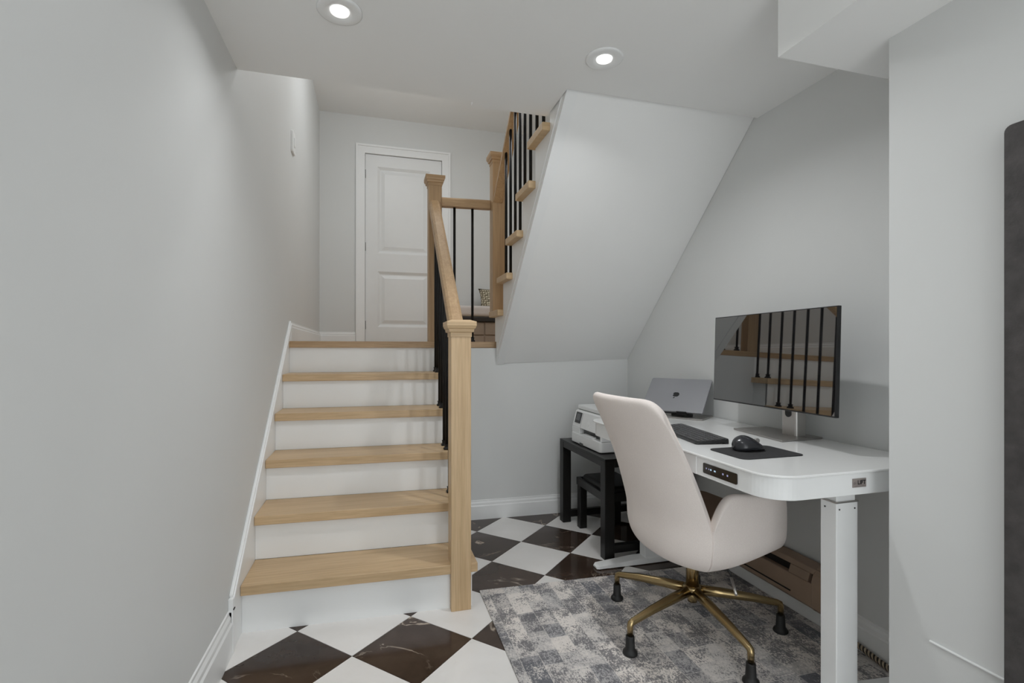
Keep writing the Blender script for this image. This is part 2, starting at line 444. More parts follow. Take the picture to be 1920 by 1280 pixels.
# landing floor
m = MB(); m.prism([(XL, yr(XL, 3.49)), (0.82, yr(0.82, 3.49) - 0.005), (0.86, yr(0.86, 3.49) - 0.005), (XR, 3.40), (XR, YB), (XL, YB)], ZL - 0.043, ZL)
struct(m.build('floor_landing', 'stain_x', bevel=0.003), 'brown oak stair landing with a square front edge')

# ---------------------------------------------------------------- lower stairs
TR = 0.462
stair = thing('staircase', (0, 2.8, 0), 'lower flight of oak treads and white risers rising from the marble floor', 'stairs')
for k in range(6):
    y0 = Y1 + GO * k
    z0 = RISE * k + (0 if k == 0 else 0)
    xa, xb = XL + 0.0125, 0.44
    ztop = RISE * (k + 1) - 0.042
    m = MB(); m.prism([(xa, yr(xa, y0)), (xb, yr(xb, y0)), (xb, yr(xb, y0) + 0.018), (xa, yr(xa, y0) + 0.018)], z0, ztop)
    m.build('riser', 'trim_paint', stair)
    if k < 5:
        xa, xb = XL + 0.0125, TR
        n, b = y0 - 0.025, y0 + GO - 0.001
        m = MB(); m.prism([(xa, yr(xa, n)), (xb, yr(xb, n)), (xb, yr(xb, b)), (xa, yr(xa, b))], ztop, ztop + 0.042)
        m.build('tread', 'oak_x', stair, 0.003)
poly = [(Y1 - 0.035, 0)]
for k in range(6):
    poly += [(min(3.388, Y1 + GO * k - 0.035), RISE * (k + 1) - 0.042), (min(3.388, Y1 + GO * (k + 1) - 0.035), RISE * (k + 1) - 0.042)]
poly = poly[:-2] + [(3.39, ZL - 0.045), (3.39, 0)]
m = MB(); m.prism(poly, 0.425, 0.44, 'x'); m.build('side_panel', 'trim_paint', stair)

# newel posts, rails, balusters
def sq(cx, cy, h, z): return [(cx - h, cy - h, z), (cx + h, cy - h, z), (cx + h, cy + h, z), (cx - h, cy + h, z)]
def newel(cx, cy, z0, z1, parent, half=0.0455, wood='oak'):
    p = MB().loft([sq(cx, cy, half, z0), sq(cx, cy, half, z1 - 0.07)]).build('newel_post', wood + '_z', parent, 0.002)
    c = MB().loft([sq(cx, cy, half + 0.003, z1 - 0.078), sq(cx, cy, half + 0.003, z1 - 0.058), sq(cx, cy, half + 0.011, z1 - 0.056), sq(cx, cy, half + 0.013, z1 - 0.042),
                   sq(cx, cy, half + 0.017, z1 - 0.040), sq(cx, cy, half + 0.022, z1 - 0.027), sq(cx, cy, half + 0.022, z1 - 0.009), sq(cx, cy, half - 0.004, z1)])
    c.build('cap', wood + '_x', p, 0.001)
    return p
BR = 0.0092
def baluster(x, y, z0, z1, parent, shoe=True):
    b = MB().tube([(x, y, z0), (x, y, z1)], BR, 8).build('baluster', 'black_metal', parent)
    if shoe:
        MB().loft([sq(x, y, 0.0165, z0 + 0.0005), sq(x, y, 0.0165, z0 + 0.008), sq(x, y, 0.011, z0 + 0.014), sq(x, y, 0.011, z0 + 0.026), sq(x, y, 0.013, z0 + 0.027), sq(x, y, 0.013, z0 + 0.031)]).build('shoe', 'black_metal', b, 0.001)
    return b
RPROF = [(-0.034, 0.0), (0.034, 0.0), (0.034, 0.030), (0.030, 0.052), (0.018, 0.064), (-0.018, 0.064), (-0.030, 0.052), (-0.034, 0.030)]
def handrail(p0, p1, parent, w=1.0):
    p0, p1 = Vector(p0), Vector(p1)
    d = (p1 - p0); hd = Vector((d.x, d.y, 0)).normalized(); sd = Vector((hd.y, -hd.x, 0))
    m = MB(); m.loft([[q + sd * (a * w) + Vector((0, 0, h)) for a, h in RPROF] for q in (p0, p1)])
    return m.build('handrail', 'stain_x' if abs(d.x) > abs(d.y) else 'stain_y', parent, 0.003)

NX, NY = 0.384, 2.256
rl = thing('stair_railing', (NX, NY, 0), 'oak and black metal railing beside the lower stairs with the big front post', 'railing')
newel(NX, NY, 0, 1.318, rl)
MX, MY = 0.417, 3.497
def zr(y): return 2.135 + (y - 3.42) * sl       # underside of the lower handrail
handrail((NX + 0.006, 2.30, zr(2.30)), (MX - 0.006, 3.452, zr(3.452)), rl, 1.12)
for k in range(1, 6):
    for d in (0.062, 0.182):
        y = Y1 - 0.06 + GO * (k - 1) + d
        if y < 2.40 or y > 3.44: continue
        x = 0.39 + 0.02 * (y - 2.3)
        baluster(x, y, RISE * k, zr(y) + 0.005, rl)

lr = thing('landing_railing', (MX, MY, ZL), 'short level oak railing with two black balusters along the landing edge', 'railing')
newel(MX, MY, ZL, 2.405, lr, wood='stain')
UX, UY = 0.853, 3.455
handrail((MX + 0.0455, MY - 0.03, 2.186), (UX - 0.0455, UY - 0.012, 2.186), lr, 0.8)
for bx in (0.553, 0.682):
    baluster(bx, 3.462, ZL, 2.190, lr)

# ---------------------------------------------------------------- upper stairs
up = thing('staircase', (1.3, 2.8, ZL), 'upper flight of oak treads turning back above the desk corner', 'stairs')
US = 0.94
SX = 0.835
UN = [3.43 - 0.2255 * k for k in range(8)]      # far (nosing) y of each tread
UZ = [ZL + 0.2115 * (k + 1) for k in range(8)]
def zund(y): return 1.055 + (3.395 - y) * 0.965
for k in range(8):
    if UN[k] < 2.25: break
    m = MB(); m.box((0.795 if k < 5 else 0.84, UN[k] - 0.253, UZ[k] - 0.04), (XR - 0.002, UN[k], UZ[k])); m.build('tread', 'oak_x', up, 0.004)
    m = MB(); m.box((SX + 0.004, UN[k] - 0.043, UZ[k] - 0.2115), (XR - 0.002, UN[k] - 0.025, UZ[k] - 0.04)); m.build('riser', 'trim_paint', up)
poly = [(3.371, zund(3.371))]
yend = 2.043
poly += [(yend, zund(yend))]
poly += [(yend, UZ[5] - 0.04)]
for k in reversed(range(6)):
    yf = UN[k] - 0.025
    yn = UN[k] - 0.255 + 0.005
    if k < 5: poly += [(UN[k + 1] - 0.025, UZ[k] - 0.04)]
    poly += [(yf, UZ[k] - 0.04)]
poly += [(UN[0] - 0.025, ZL + 0.001), (3.371, ZL + 0.001)]
m = MB(); m.prism(poly, SX, SX + 0.055, 'x'); m.build('stringer', 'trim_paint', up)
# underside board and proud edge strip
m = MB(); m.loft([[(x, ye, zund(ye) + 0.008), (x, yend, zund(yend) + 0.008), (x, yend, zund(yend) + 0.05), (x, ye, zund(ye) + 0.05)] for x, ye in ((SX + 0.055, 3.370), (XR - 0.002, 3.3445))])
m.build('sloped_underside', 'ceiling_paint', up)
m = MB(); m.prism([(3.36, zund(3.36) + 0.055), (2.1, zund(2.1) + 0.055), (2.1, zund(2.1) + 0.066), (3.36, zund(3.36) + 0.066)], SX - 0.004, SX, 'x')
m.build('stringer_moulding', 'trim_paint', up)
ur = thing('stair_railing', (UX, UY, ZL + 0.21), 'oak and black metal railing climbing the upper stairs into the ceiling opening', 'railing')
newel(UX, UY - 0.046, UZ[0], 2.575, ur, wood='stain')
def zu(y): return 2.425 + (3.14 - y) * 0.95
handrail((0.846, 3.363, zu(3.363)), (0.846, 2.10, zu(2.10)), ur)
for y, k in ((3.104, 1), (2.995, 1), (2.888, 2), (2.785, 2), (2.690, 3), (2.585, 3), (2.475, 4), (2.370, 4), (2.26, 5), (2.15, 5)):
    kk = max(i for i in range(8) if UN[i] >= y)
    baluster(0.835, y, UZ[kk], zu(y) + 0.008, ur, shoe=False)

# ---------------------------------------------------------------- landing: door, bench, cushion, wall plate
dr = tag(bpy.data.objects.new('door_1', None), 'white two panel door with black hinges at the back of the landing', 'door', kind='structure')
COL.objects.link(dr); place(dr, (0.33, YB, ZL))
yd = YB + 0.012
m = MB(); m.box((LX0, yd + 0.020, ZL + 0.008), (LX1, yd + 0.045, LZ1))
ST = 0.125
z_a, z_b, z_c, z_d = ZL + 0.19, ZL + 0.79, ZL + 0.985, LZ1 - 0.125
for a, b in (((LX0, ZL + 0.008), (LX0 + ST, LZ1)), ((LX1 - ST, ZL + 0.008), (LX1, LZ1)), ((LX0 + ST, ZL + 0.008), (LX1 - ST, z_a)), ((LX0 + ST, z_b), (LX1 - ST, z_c)), ((LX0 + ST, z_d), (LX1 - ST, LZ1))):
    m.box((a[0], yd, a[1]), (b[0], yd + 0.02, b[1]))
m.build('door_leaf', 'door_paint', dr, 0.0)
for za, zb in ((z_a, z_b), (z_c, z_d)):
    xa, xb = LX0 + ST, LX1 - ST
    def rg(d, y): return [(xa + d, y, za + d), (xb - d, y, za + d), (xb - d, y, zb - d), (xa + d, y, zb - d)]
    MB().loft([rg(0.0, yd + 0.0), rg(0.028, yd + 0.018), rg(0.040, yd + 0.018), rg(0.075, yd + 0.006), rg(0.076, yd + 0.0065), [(xa + (xb - xa) / 2, yd + 0.0065, za + (zb - za) / 2)] * 4], caps=False).build('door_panel', 'door_paint', dr)
for hz in (ZL + 0.21, ZL + 1.05, ZL + 1.83):
    MB().tube([(LX0 - 0.004, yd - 0.004, hz - 0.045), (LX0 - 0.004, yd - 0.004, hz + 0.045)], 0.007, 8).build('hinge', 'hinge_black', dr)
cw = 0.09
def frame(m, o0, o1, ya_, yb_):
    xi0, xo0, xi1, xo1 = LX0 - o0, LX0 - o1, LX1 + o0, LX1 + o1
    m.box((xo0, ya_, ZL), (xi0, yb_, LZ1 + o1)); m.box((xi1, ya_, ZL), (xo1, yb_, LZ1 + o1)); m.box((xi0, ya_, LZ1 + o0), (xi1, yb_, LZ1 + o1))
cas = MB(); frame(cas, 0.003, 0.075, YB - 0.012, YB); frame(cas, 0.075, 0.096, YB - 0.022, YB)
cas.build('door_casing', 'trim_paint', dr)

bn = thing('bench', (1.25, 5.2, ZL), 'brown storage bench with a dark seat frame and pale cushion behind the landing railing', 'bench')
box('base', (0.86, 5.02, ZL), (1.62, 5.44, ZL + 0.235), 'bench_brown', bn, 0.006)
for k in range(3):
    x0 = 0.872 + k * 0.249
    dw = box('drawer', (x0, 5.008, ZL + 0.10), (x0 + 0.238, 5.02, ZL + 0.228), 'bench_brown', bn, 0.004)
    box('plinth_strip', (x0, 5.012, ZL + 0.01), (x0 + 0.238, 5.02, ZL + 0.085), 'bench_brown', bn, 0.003)
box('seat_frame', (0.83, 4.99, ZL + 0.235), (1.65, 5.45, ZL + 0.285), 'bench_dark', bn, 0.006)
m = MB(); m.box((0.835, 4.98, ZL + 0.285), (1.645, 5.445, ZL + 0.40)); m.build('seat_cushion', 'cushion', bn, 0.035, 5)
def cushion_mesh(name, mat, c, w, h, t, label, cat):
    m = MB(); n = 10; rings = []
    for sgn in (1, -1):
        vs = []; fs = []
        for i in range(n + 1):
            for j in range(n + 1):
                u, v = i / n * 2 - 1, j / n * 2 - 1
                b = (1 - abs(u) ** 3) ** 0.6 * (1 - abs(v) ** 3) ** 0.6
                pin = 1 - 0.07 * (1 - abs(u) ** 2) * abs(v) ** 2
                pin2 = 1 - 0.07 * (1 - abs(v) ** 2) * abs(u) ** 2
                vs.append((c[0] + u * w / 2 * pin2, c[1] - sgn * b * t / 2 + v * 0.07, c[2] + h / 2 + v * h / 2 * pin))
        for i in range(n):
            for j in range(n):
                a = i * (n + 1) + j; fs.append((a, a + 1, a + n + 2, a + n + 1))
        m.add(vs, fs, 0, True)
    o = m.build(name, mat)
    bm = bmesh.new(); bm.from_mesh(o.data); bmesh.ops.remove_doubles(bm, verts=bm.verts, dist=1e-4); bmesh.ops.recalc_face_normals(bm, faces=bm.faces); bm.to_mesh(o.data); bm.free()
    return tag(o, label, cat)
cushion_mesh('throw_pillow', 'pillow_dots', (1.33, 5.29, ZL + 0.402), 0.42, 0.22, 0.14, 'small gold and beige dotted pillow on the landing bench', 'pillow')
wp = thing('wall_switch', (XL, 3.70, 2.54), 'small white wall plate high on the left wall above the stairs', 'switch')
m = MB(); m.prism(rrect(3.645, 2.54, 3.76, 2.69, 0.02), XL, XL + 0.014, 'x'); m.build('plate', 'trim_paint', wp, 0.003)
box('rocker', (XL + 0.014, 3.685, 2.585), (XL + 0.019, 3.72, 2.645), 'trim_paint', wp, 0.002)

# ---------------------------------------------------------------- recessed ceiling lights
def downlight(x, y, label, power):
    t = thing('recessed_light', (x, y, ZC), label, 'light', 'recessed ceiling lights')
    MB().lathe((x, y, ZC), [(0.075, 0.0), (0.075, -0.003), (0.068, -0.006), (0.040, -0.005), (0.034, -0.001), (0.033, -0.001)], 40).build('trim_ring', 'trim_paint', t)
    MB().lathe((x, y, ZC), [(0.032, -0.002), (0.031, -0.006), (0.02, -0.008), (0.001, -0.0085)], 32).build('lens', 'lens', t)
    disk_light((x, y, ZC - 0.012), power, 0.062)
downlight(-0.110, 1.782, 'round recessed light in the ceiling nearest the left wall', 2.8)
downlight(0.886, 1.789, 'round recessed light in the ceiling above the office chair', 8.5)

# ---------------------------------------------------------------- rug
m = MB(); m.prism([(0.495, 0.75), (1.825, 0.73), (1.828, 2.31), (0.500, 2.362)], 0.0005, 0.007)
rg_ = m.build('area_rug', 'rug_patchwork', bevel=0.002)
tag(rg_, 'distressed grey, cream and blue patchwork rug under the office chair', 'rug')

# ---------------------------------------------------------------- standing desk
ZD = 0.803
dk = thing('standing_desk', (1.49, 1.85, 0), 'white height adjustable desk with rounded corners and a control panel', 'desk')
m = MB(); m.prism(rrect(1.132, 1.187, 1.842, 2.50, 0.10, 10, (1, 0, 0, 1)), ZD - 0.008, ZD); m.build('desktop', 'desk_glass', dk, 0.0025)
m = MB(); m.prism(rrect(1.142, 1.197, 1.838, 2.49, 0.10, 12, (1, 0, 0, 1)), ZD - 0.078, ZD - 0.0095); m.build('apron', 'desk_white', dk, 0.002)
box('drawer_front', (1.1395, 1.556, ZD - 0.077), (1.143, 2.14, ZD - 0.011), 'desk_white', dk, 0.001)
m = MB(); m.prism(rrect(1.345, ZD - 0.062, 1.516, ZD - 0.026, 0.005, 4), 1.139, 1.143, 'x')
cp = m.build('control_panel', 'black_panel', dk)
for y, w, h, mt in ((1.473, 0.007, 0.005, 'led'), (1.452, 0.009, 0.005, 'led'), (1.411, 0.006, 0.006, 'led_dim'), (1.389, 0.006, 0.006, 'led_dim'), (1.497, 0.004, 0.005, 'led_dim'), (1.484, 0.003, 0.004, 'led_dim')):
    box('indicator', (1.1382, y - w / 2, ZD - 0.043 - h / 2), (1.139, y + w / 2, ZD - 0.043 + h / 2), mt, cp)
# brand plate on the near end
bp = box('name_plate', (1.444, 1.1945, 0.749), (1.499, 1.197, 0.777), 'plate_silver', dk, 0.0006)
def text_mesh(name, body, size, mat, parent, origin, xdir, ydir, ext=0.0003, bold=0.0):
    c = bpy.data.curves.new(name, 'FONT'); c.body = body; c.size = size; c.extrude = ext; c.offset = bold
    o = bpy.data.objects.new(name, c); COL.objects.link(o)
    dg = bpy.context.evaluated_depsgraph_get(); dg.update()
    me = bpy.data.meshes.new_from_object(o.evaluated_get(dg)); bpy.data.objects.remove(o)
    X, Y = Vector(xdir).normalized(), Vector(ydir).normalized(); Zv = X.cross(Y)
    M = Matrix((X, Y, Zv)).transposed().to_4x4()
    me.transform(M); me.materials.clear(); me.materials.append(MATS[mat])
    q = bpy.data.objects.new(name, me); COL.objects.link(q); place(q, origin, parent); return q
text_mesh('lettering', 'LIFT', 0.0185, 'logo_black', bp, (1.463, 1.1943, 0.7585), (1, 0, 0), (0, 0, 1), bold=0.0004)
text_mesh('lettering', 'ei', 0.0165, 'plate_faint', bp, (1.4465, 1.1943, 0.7585), (1, 0, 0), (0, 0, 1))
box('underline', (1.450, 1.1941, 0.7528), (1.494, 1.1945, 0.7541), 'plate_faint', bp)
def desk_leg(ya, yb, yf0, yf1, zo):
    lg = box('leg', (1.445, ya, 0.028), (1.535, yb, 0.685), 'desk_white', dk, 0.003)
    box('inner_tube', (1.4505, ya + 0.005, 0.685), (1.5295, yb - 0.005, ZD - 0.078), 'desk_white', lg, 0.002)
    box('tube_collar', (1.4435, ya - 0.0015, 0.682), (1.5365, yb + 0.0015, 0.6865), 'silver_grey', lg)
    for sx in (1.4570, 1.5210):
        MB().tube([(sx, ya - 0.0012, 0.662), (sx, ya + 0.002, 0.662)], 0.0028, 8).build('screw', 'hinge_black', lg)
    MB().tube([(1.4438, ya + 0.042, 0.662), (1.446, ya + 0.042, 0.662)], 0.0028, 8).build('screw', 'hinge_black', lg)
    m = MB()
    m.loft([[(x, yf0 + t, zo + 0.004), (x, yf1 - t, zo + 0.004), (x, yf1 - t * 1.6, zo + z), (x, yf0 + t * 1.6, zo + z)] for x, t, z in ((1.155, 0.012, 0.014), (1.17, 0.004, 0.020), (1.40, 0.0, 0.034), (1.56, 0.0, 0.034), (1.80, 0.004, 0.020), (1.812, 0.012, 0.014))])
    m.build('foot', 'desk_white', dk, 0.002)
    for fx in (1.20, 1.77):
        MB().lathe((fx, (ya + yb) / 2, zo), [(0.018, 0.0), (0.018, 0.005)], 14).build('levelling_pad', 'rubber', dk)
desk_leg(1.252, 1.312, 1.247, 1.317, 0.0072)
desk_leg(2.418, 2.478, 2.410, 2.482, 0.0)

# ---------------------------------------------------------------- monitor
mn = thing('computer_monitor', (1.75, 1.76, ZD), 'large black flat screen monitor on a silver stand', 'monitor')
pA, pB = Vector((1.636, 2.090, 0)), Vector((1.604, 1.388, 0))
dm = (pB - pA).normalized(); nm = Vector((-dm.y, dm.x, 0)); nm = nm if nm.x > 0 else -nm   # points to the wall
def mpt(s, d, z): q = pA + dm * s + nm * (d + (z - 1.138) * 0.028); return (q.x, q.y, z)
WM = (pB - pA).length
m = MB(); m.loft([[mpt(0, 0, .935), mpt(WM, 0, .935), mpt(WM, 0, 1.341), mpt(0, 0, 1.341)], [mpt(0, .016, .935), mpt(WM, .016, .935), mpt(WM, .016, 1.341), mpt(0, .016, 1.341)],
                  [mpt(.10, .045, 1.0), mpt(WM - .10, .045, 1.0), mpt(WM - .10, .045, 1.27), mpt(.10, .045, 1.27)]])
m.build('housing', 'monitor_black', mn, 0.002)
m = MB(); m.loft([[mpt(.004, -.0012, .941), mpt(WM - .004, -.0012, .941), mpt(WM - .004, -.0012, 1.337), mpt(.004, -.0012, 1.337)], [mpt(.004, .002, .941), mpt(WM - .004, .002, .941), mpt(WM - .004, .002, 1.337), mpt(.004, .002, 1.337)]])
m.build('screen', 'monitor_glass', mn)
# stand: column with a cable hole, base plate
m = MB(); yA, yBc = 1.700, 1.782
zb, zt = ZD + 0.006, 1.12
hole = [(1.741 + 0.018 * math.cos(a), 0.92 + 0.03 * math.sin(a)) for a in (math.pi * 2 * k / 16 for k in range(16))]
m.prism(rrect(1.742, yA, 1.800, yBc, 0.012, 4), zb, zt)
col = m.build('stand_column', 'silver', mn, 0.0)
m = MB(); m.prism([(1.741 + 0.0165 * math.cos(a), (0.905 if math.sin(a) < 0 else 0.965) + 0.0165 * math.sin(a)) for a in (math.pi * 2 * k / 20 for k in range(20))], 1.7395, 1.7425, 'x')
m.build('cable_opening', 'monitor_black', col)
box('neck', (1.66, 1.705, 1.07), (1.76, 1.775, 1.13), 'silver_grey', mn, 0.006)
m = MB(); m.prism([(1.645, 1.965), (1.608, 1.640), (1.836, 1.655), (1.836, 1.968)], ZD + 0.0005, ZD + 0.008); m.build('base_plate', 'silver_grey', mn, 0.002)

# ---------------------------------------------------------------- laptop on a stand
e1 = Vector((-0.574, 0.819, 0)).normalized(); e2 = Vector((0.819, 0.574, 0)).normalized(); ez = Vector((0, 0, 1))
F = Vector((1.686, 2.248, ZD))
ls = thing('laptop_stand', F, 'dark flat laptop stand under the tilted silver laptop', 'stand')
m = MB(); pl = [F, F + e1 * 0.27, F + e1 * 0.27 + e2 * 0.195, F + e2 * 0.195]
pl = [p if p.x < 1.84 else Vector((1.84, p.y, p.z)) for p in pl]
m.loft([[p + ez * 0.0005 for p in pl], [p + ez * 0.007 for p in pl]]); m.build('base_plate', 'silver_grey', ls, 0.003)
up_t = (ez * 0.707 + e2 * 0.70).normalized(); nl = e1.cross(up_t).normalized(); nl = nl if nl.dot(e2) < 0 else -nl
BRp = Vector((1.709, 2.275, 0.829))
def slab(m, o, a, b, n, t): m.loft([[o, o + a, o + a + b, o + b], [o + n * t, o + a + n * t, o + a + b + n * t, o + b + n * t]]); return m
slab(MB(), BRp + e1 * 0.06 - nl * 0.006, e1 * 0.23, up_t * 0.15, nl, 0.005).build('support_plate', 'monitor_black', ls, 0.001)
slab(MB(), BRp + e1 * 0.085 - up_t * 0.006 - nl * 0.006, e1 * 0.055, up_t * 0.005, nl, 0.028).build('front_lip', 'monitor_black', ls, 0.001)
hp = F + e2 * 0.075 + e1 * 0.08
slab(MB(), hp + ez * 0.006, e1 * 0.12, e2 * 0.012, ez, 0.045).build('hinge_block', 'monitor_black', ls, 0.002)
lp = thing('laptop', BRp, 'closed silver grey laptop propped up on the desk beside the monitor', 'laptop')
def lap(u, v, w): return BRp + e1 * u + up_t * v + nl * w
WL, HL = 0.352, 0.244
def lring(w, d=0.0): return [lap(u, v, w) for u, v in rrect(d, d, WL - d, HL - d, 0.011, 5)]
MB().loft([lring(0.0005, 0.004), lring(0.004), lring(0.0085)]).build('base_body', 'laptop_alu', lp)
MB().loft([lring(0.0088, 0.003), lring(0.0092)]).build('seam', 'monitor_black', lp)
MB().loft([lring(0.0095), lring(0.0138), lring(0.0150, 0.0018)]).build('lid', 'laptop_alu', lp)
# fruit emblem, upside down as the lid is
ap = []; AS = 1.45
for k in range(28):
    a = 2 * math.pi * k / 28; r = 0.0125 * (1 + 0.07 * math.cos(2 * a))
    x, y = r * math.cos(a), r * math.sin(a) * 1.02
    if abs(x) < 0.006: y *= 0.90 + 0.10 * abs(x) / 0.006
    bx = max(1e-6, math.hypot(x - 0.0165, y - 0.001))
    if bx < 0.0058: x, y = 0.0165 + (x - 0.0165) / bx * 0.0058 - 0.0012, 0.001 + (y - 0.001) / bx * 0.0058
    ap.append((x * AS, y * AS))
cu, cv = WL / 2 + 0.0, HL / 2
def emb(x, y, w): return lap(cu + x, cv - y, w)
m = MB(); m.loft([[emb(x, y, 0.0149) for x, y in ap], [emb(x, y, 0.0153) for x, y in ap]])
lf = [(x * AS, y * AS) for x, y in [(0.001 + 0.0062 * t - 0.0018 * math.sin(math.pi * t), 0.0138 + 0.0062 * t + 0.0018 * math.sin(math.pi * t)) for t in (0, .25, .5, .75, 1)] + [(0.001 + 0.0062 * t + 0.0018 * math.sin(math.pi * t), 0.0138 + 0.0062 * t - 0.0018 * math.sin(math.pi * t)) for t in (.75, .5, .25)]]
m.loft([[emb(x, y, 0.0149) for x, y in lf], [emb(x, y, 0.0153) for x, y in lf]])
m.build('emblem', 'logo_black', lp)

# ---------------------------------------------------------------- keyboard, mouse pad, mouse
kb = thing('keyboard', (1.39, 1.9, ZD), 'slim black keyboard on the desk beside the chair back', 'keyboard')
ka = Vector((0.165, 0.986, 0)).normalized(); kw = Vector((ka.y, -ka.x, 0)); K0 = Vector((1.237, 1.690, ZD))
def kp(u, v, z): q = K0 + ka * u + kw * v; return (q.x, q.y, ZD + z)
KL, KW = 0.43, 0.142
m = MB(); m.loft([[kp(u, v, 0.001 + 0.005 * v / KW) for u, v in rrect(0, 0, KL, KW, 0.012, 4)], [kp(u, v, 0.009 + 0.011 * v / KW) for u, v in rrect(0, 0, KL, KW, 0.012, 4)]])
m.build('case', 'key_black', kb, 0.001)
m = MB(); m.loft([[kp(u, v, 0.0) for u, v in rrect(0.0, KW - 0.022, KL, KW, 0.008, 4)], [kp(u, v, 0.016) for u, v in rrect(0.0, KW - 0.022, KL, KW, 0.008, 4)]]); m.build('battery_bar', 'key_black', kb, 0.002)
m = MB()
for r in range(6):
    v0 = 0.010 + r * 0.0205
    u = 0.008
    while u < KL - 0.018:
        w = 0.0165
        if r == 0 and 0.20 < u < 0.30: w = 0.092
        if u + w > KL - 0.006: break
        z0 = 0.009 + 0.011 * (v0 + 0.008) / KW
        def kr(d, z): return [kp(a, b, z) for a, b in ((u + d, v0 + d), (u + w - d, v0 + d), (u + w - d, v0 + 0.0165 - d), (u + d, v0 + 0.0165 - d))]
        m.loft([kr(0, z0), kr(0.0012, z0 + 0.0032)])
        u += w + 0.0028
tag(m.build('keycaps', 'key_top', kb), kind='stuff')
m = MB(); m.prism(rrect(1.222, 1.408, 1.490, 1.602, 0.028, 8), ZD + 0.0004, ZD + 0.003)
tag(m.build('mouse_pad', 'pad_grey', bevel=0.001), 'dark grey rounded mouse pad near the desk edge', 'mouse pad')
ms = thing('computer_mouse', (1.350, 1.528, ZD + 0.003), 'dark sculpted ergonomic mouse on the grey mouse pad', 'mouse')
m = MB(); rings = []
ML = 0.124
for i in range(15):
    t = i / 14; x = -ML / 2 + ML * t
    hh = 0.012 + 0.053 * (math.sin(math.pi * min(1, (t * 0.80 + 0.16))) ** 1.2) * (1 - 0.45 * t)
    wl = 0.040 * math.sqrt(max(0.02, 1 - abs(2 * t - 1) ** 3.2))
    th = wl * (1.25 - 0.35 * t)                    # thumb side flares
    ring = []
    for k in range(14):
        a = math.pi * k / 13
        yy = math.cos(a); side = th if yy > 0 else wl
        ring.append((1.350 + x, 1.532 + yy * side * (1.0 if math.sin(a) > 0.2 else 1.02), ZD + 0.0034 + hh * (math.sin(a) ** 0.7 if math.sin(a) > 0 else 0) * (1 + 0.12 * yy)))
    rings.append(ring)
m.loft(rings, 0, True, True, True); m.build('shell', 'mouse_grey', ms, subsurf=1)
m = MB(); m.tube([(1.386, 1.527, ZD + 0.037), (1.386, 1.535, ZD + 0.037)], 0.010, 14); m.build('scroll_wheel', 'silver_grey', ms)

# ---------------------------------------------------------------- office chair
CX, CY = 1.30, 1.80
ch = thing('office_chair', (CX, CY, 0), 'blush fabric office chair with a tall back and five brass legs', 'chair')
ZW = 0.510
HW = 0.275
SX0, SY0, SA = 1.268, 1.80, math.radians(4)      # shell centre and turn
def W(p):
    return (SX0 + p[0] * math.cos(SA) - p[1] * math.sin(SA), SY0 + p[0] * math.sin(SA) + p[1] * math.cos(SA), p[2])
XE = -0.105                                       # where arm and back meet
def plan_side(x, s): return (x, s * (HW + 0.010 * max(0, 1 - abs(x - 0.06) / 0.2)))
def plan_back(y):
    return (-0.200 + (XE + 0.200) * (abs(y) / HW) ** 2.6, y)
def low(px, py, t):
    a = t * math.pi / 2; n = 0.46
    k = math.sin(a) ** n
    z0 = 0.325 + (0.045 * (px / 0.25) ** 1.3 if px > 0 else 0)
    zz = z0 + (ZW - z0) * (1 - math.cos(a) ** (n * 1.35))
    x = px if px > 0 else px * k
    return (x, py * k, zz)
NT = 14
def shell_part(name, cols, uppers):
    """cols: plan points; uppers: per column list of points above the waist"""
    m = MB(); n = len(cols); grid = []
    for (px, py), upn in zip(cols, uppers):
        grid.append([low(px, py, t / NT) for t in range(NT + 1)] + upn)
    R = len(grid[0]); vs = [W(p) for g in grid for p in g]; fs = []
    for i in range(n - 1):
        for j in range(R - 1):
            fs.append((i * R + j, (i + 1) * R + j, (i + 1) * R + j + 1, i * R + j + 1))
    m.add(vs, fs, 0, True)
    o = m.build(name, ['blush', 'tan_lining'], ch)
    bm = bmesh.new(); bm.from_mesh(o.data); bmesh.ops.remove_doubles(bm, verts=bm.verts, dist=1e-4)
    # make normals point away from the seat centre
    cen = Vector((SX0 + 0.05, SY0, 0.52)) - WLOC[o.name]
    bmesh.ops.recalc_face_normals(bm, faces=bm.faces)
    sgn = sum((f.calc_center_median() - cen).dot(f.normal) * f.calc_area() for f in bm.faces)
    if sgn < 0: bmesh.ops.reverse_faces(bm, faces=bm.faces)
    bm.to_mesh(o.data); bm.free()
    for p in o.data.polygons: p.use_smooth = True
    so = o.modifiers.new('thick', 'SOLIDIFY'); so.thickness = 0.040; so.offset = -1; so.material_offset = 1 if name == 'armrest' else 0; so.material_offset_rim = 0
    so.use_even_offset = False
    sb = o.modifiers.new('sub', 'SUBSURF'); sb.levels = 1; sb.render_levels = 2
    return o
NU = 10
def back_up(y):
    x, _ = plan_back(y)
    a = abs(y) / HW; r = 0.24
    ztop = 0.992 - (0.070 * (1 - math.sqrt(max(0.0, 1 - ((a - (1 - r)) / r) ** 2))) if a > 1 - r else 0)
    out = []
    for k in range(1, NU + 1):
        t = k / NU; z = ZW + (ztop - ZW) * t
        lean = 0.46 * (z - ZW) - 0.018 * math.sin(math.pi * (z - ZW) / 0.48)
        flat = XE + (x - XE) * (1 - 0.55 * t)
        out.append((flat - lean, y * (1 - 0.12 * t), z))
    return out
ys = [HW * v for v in (-1, -.992, -.97, -.93, -.87, -.78, -.62, -.4, -.2, 0, .2, .4, .62, .78, .87, .93, .97, .992, 1)]
shell_part('backrest', [plan_back(y) for y in ys], [back_up(y) for y in ys])
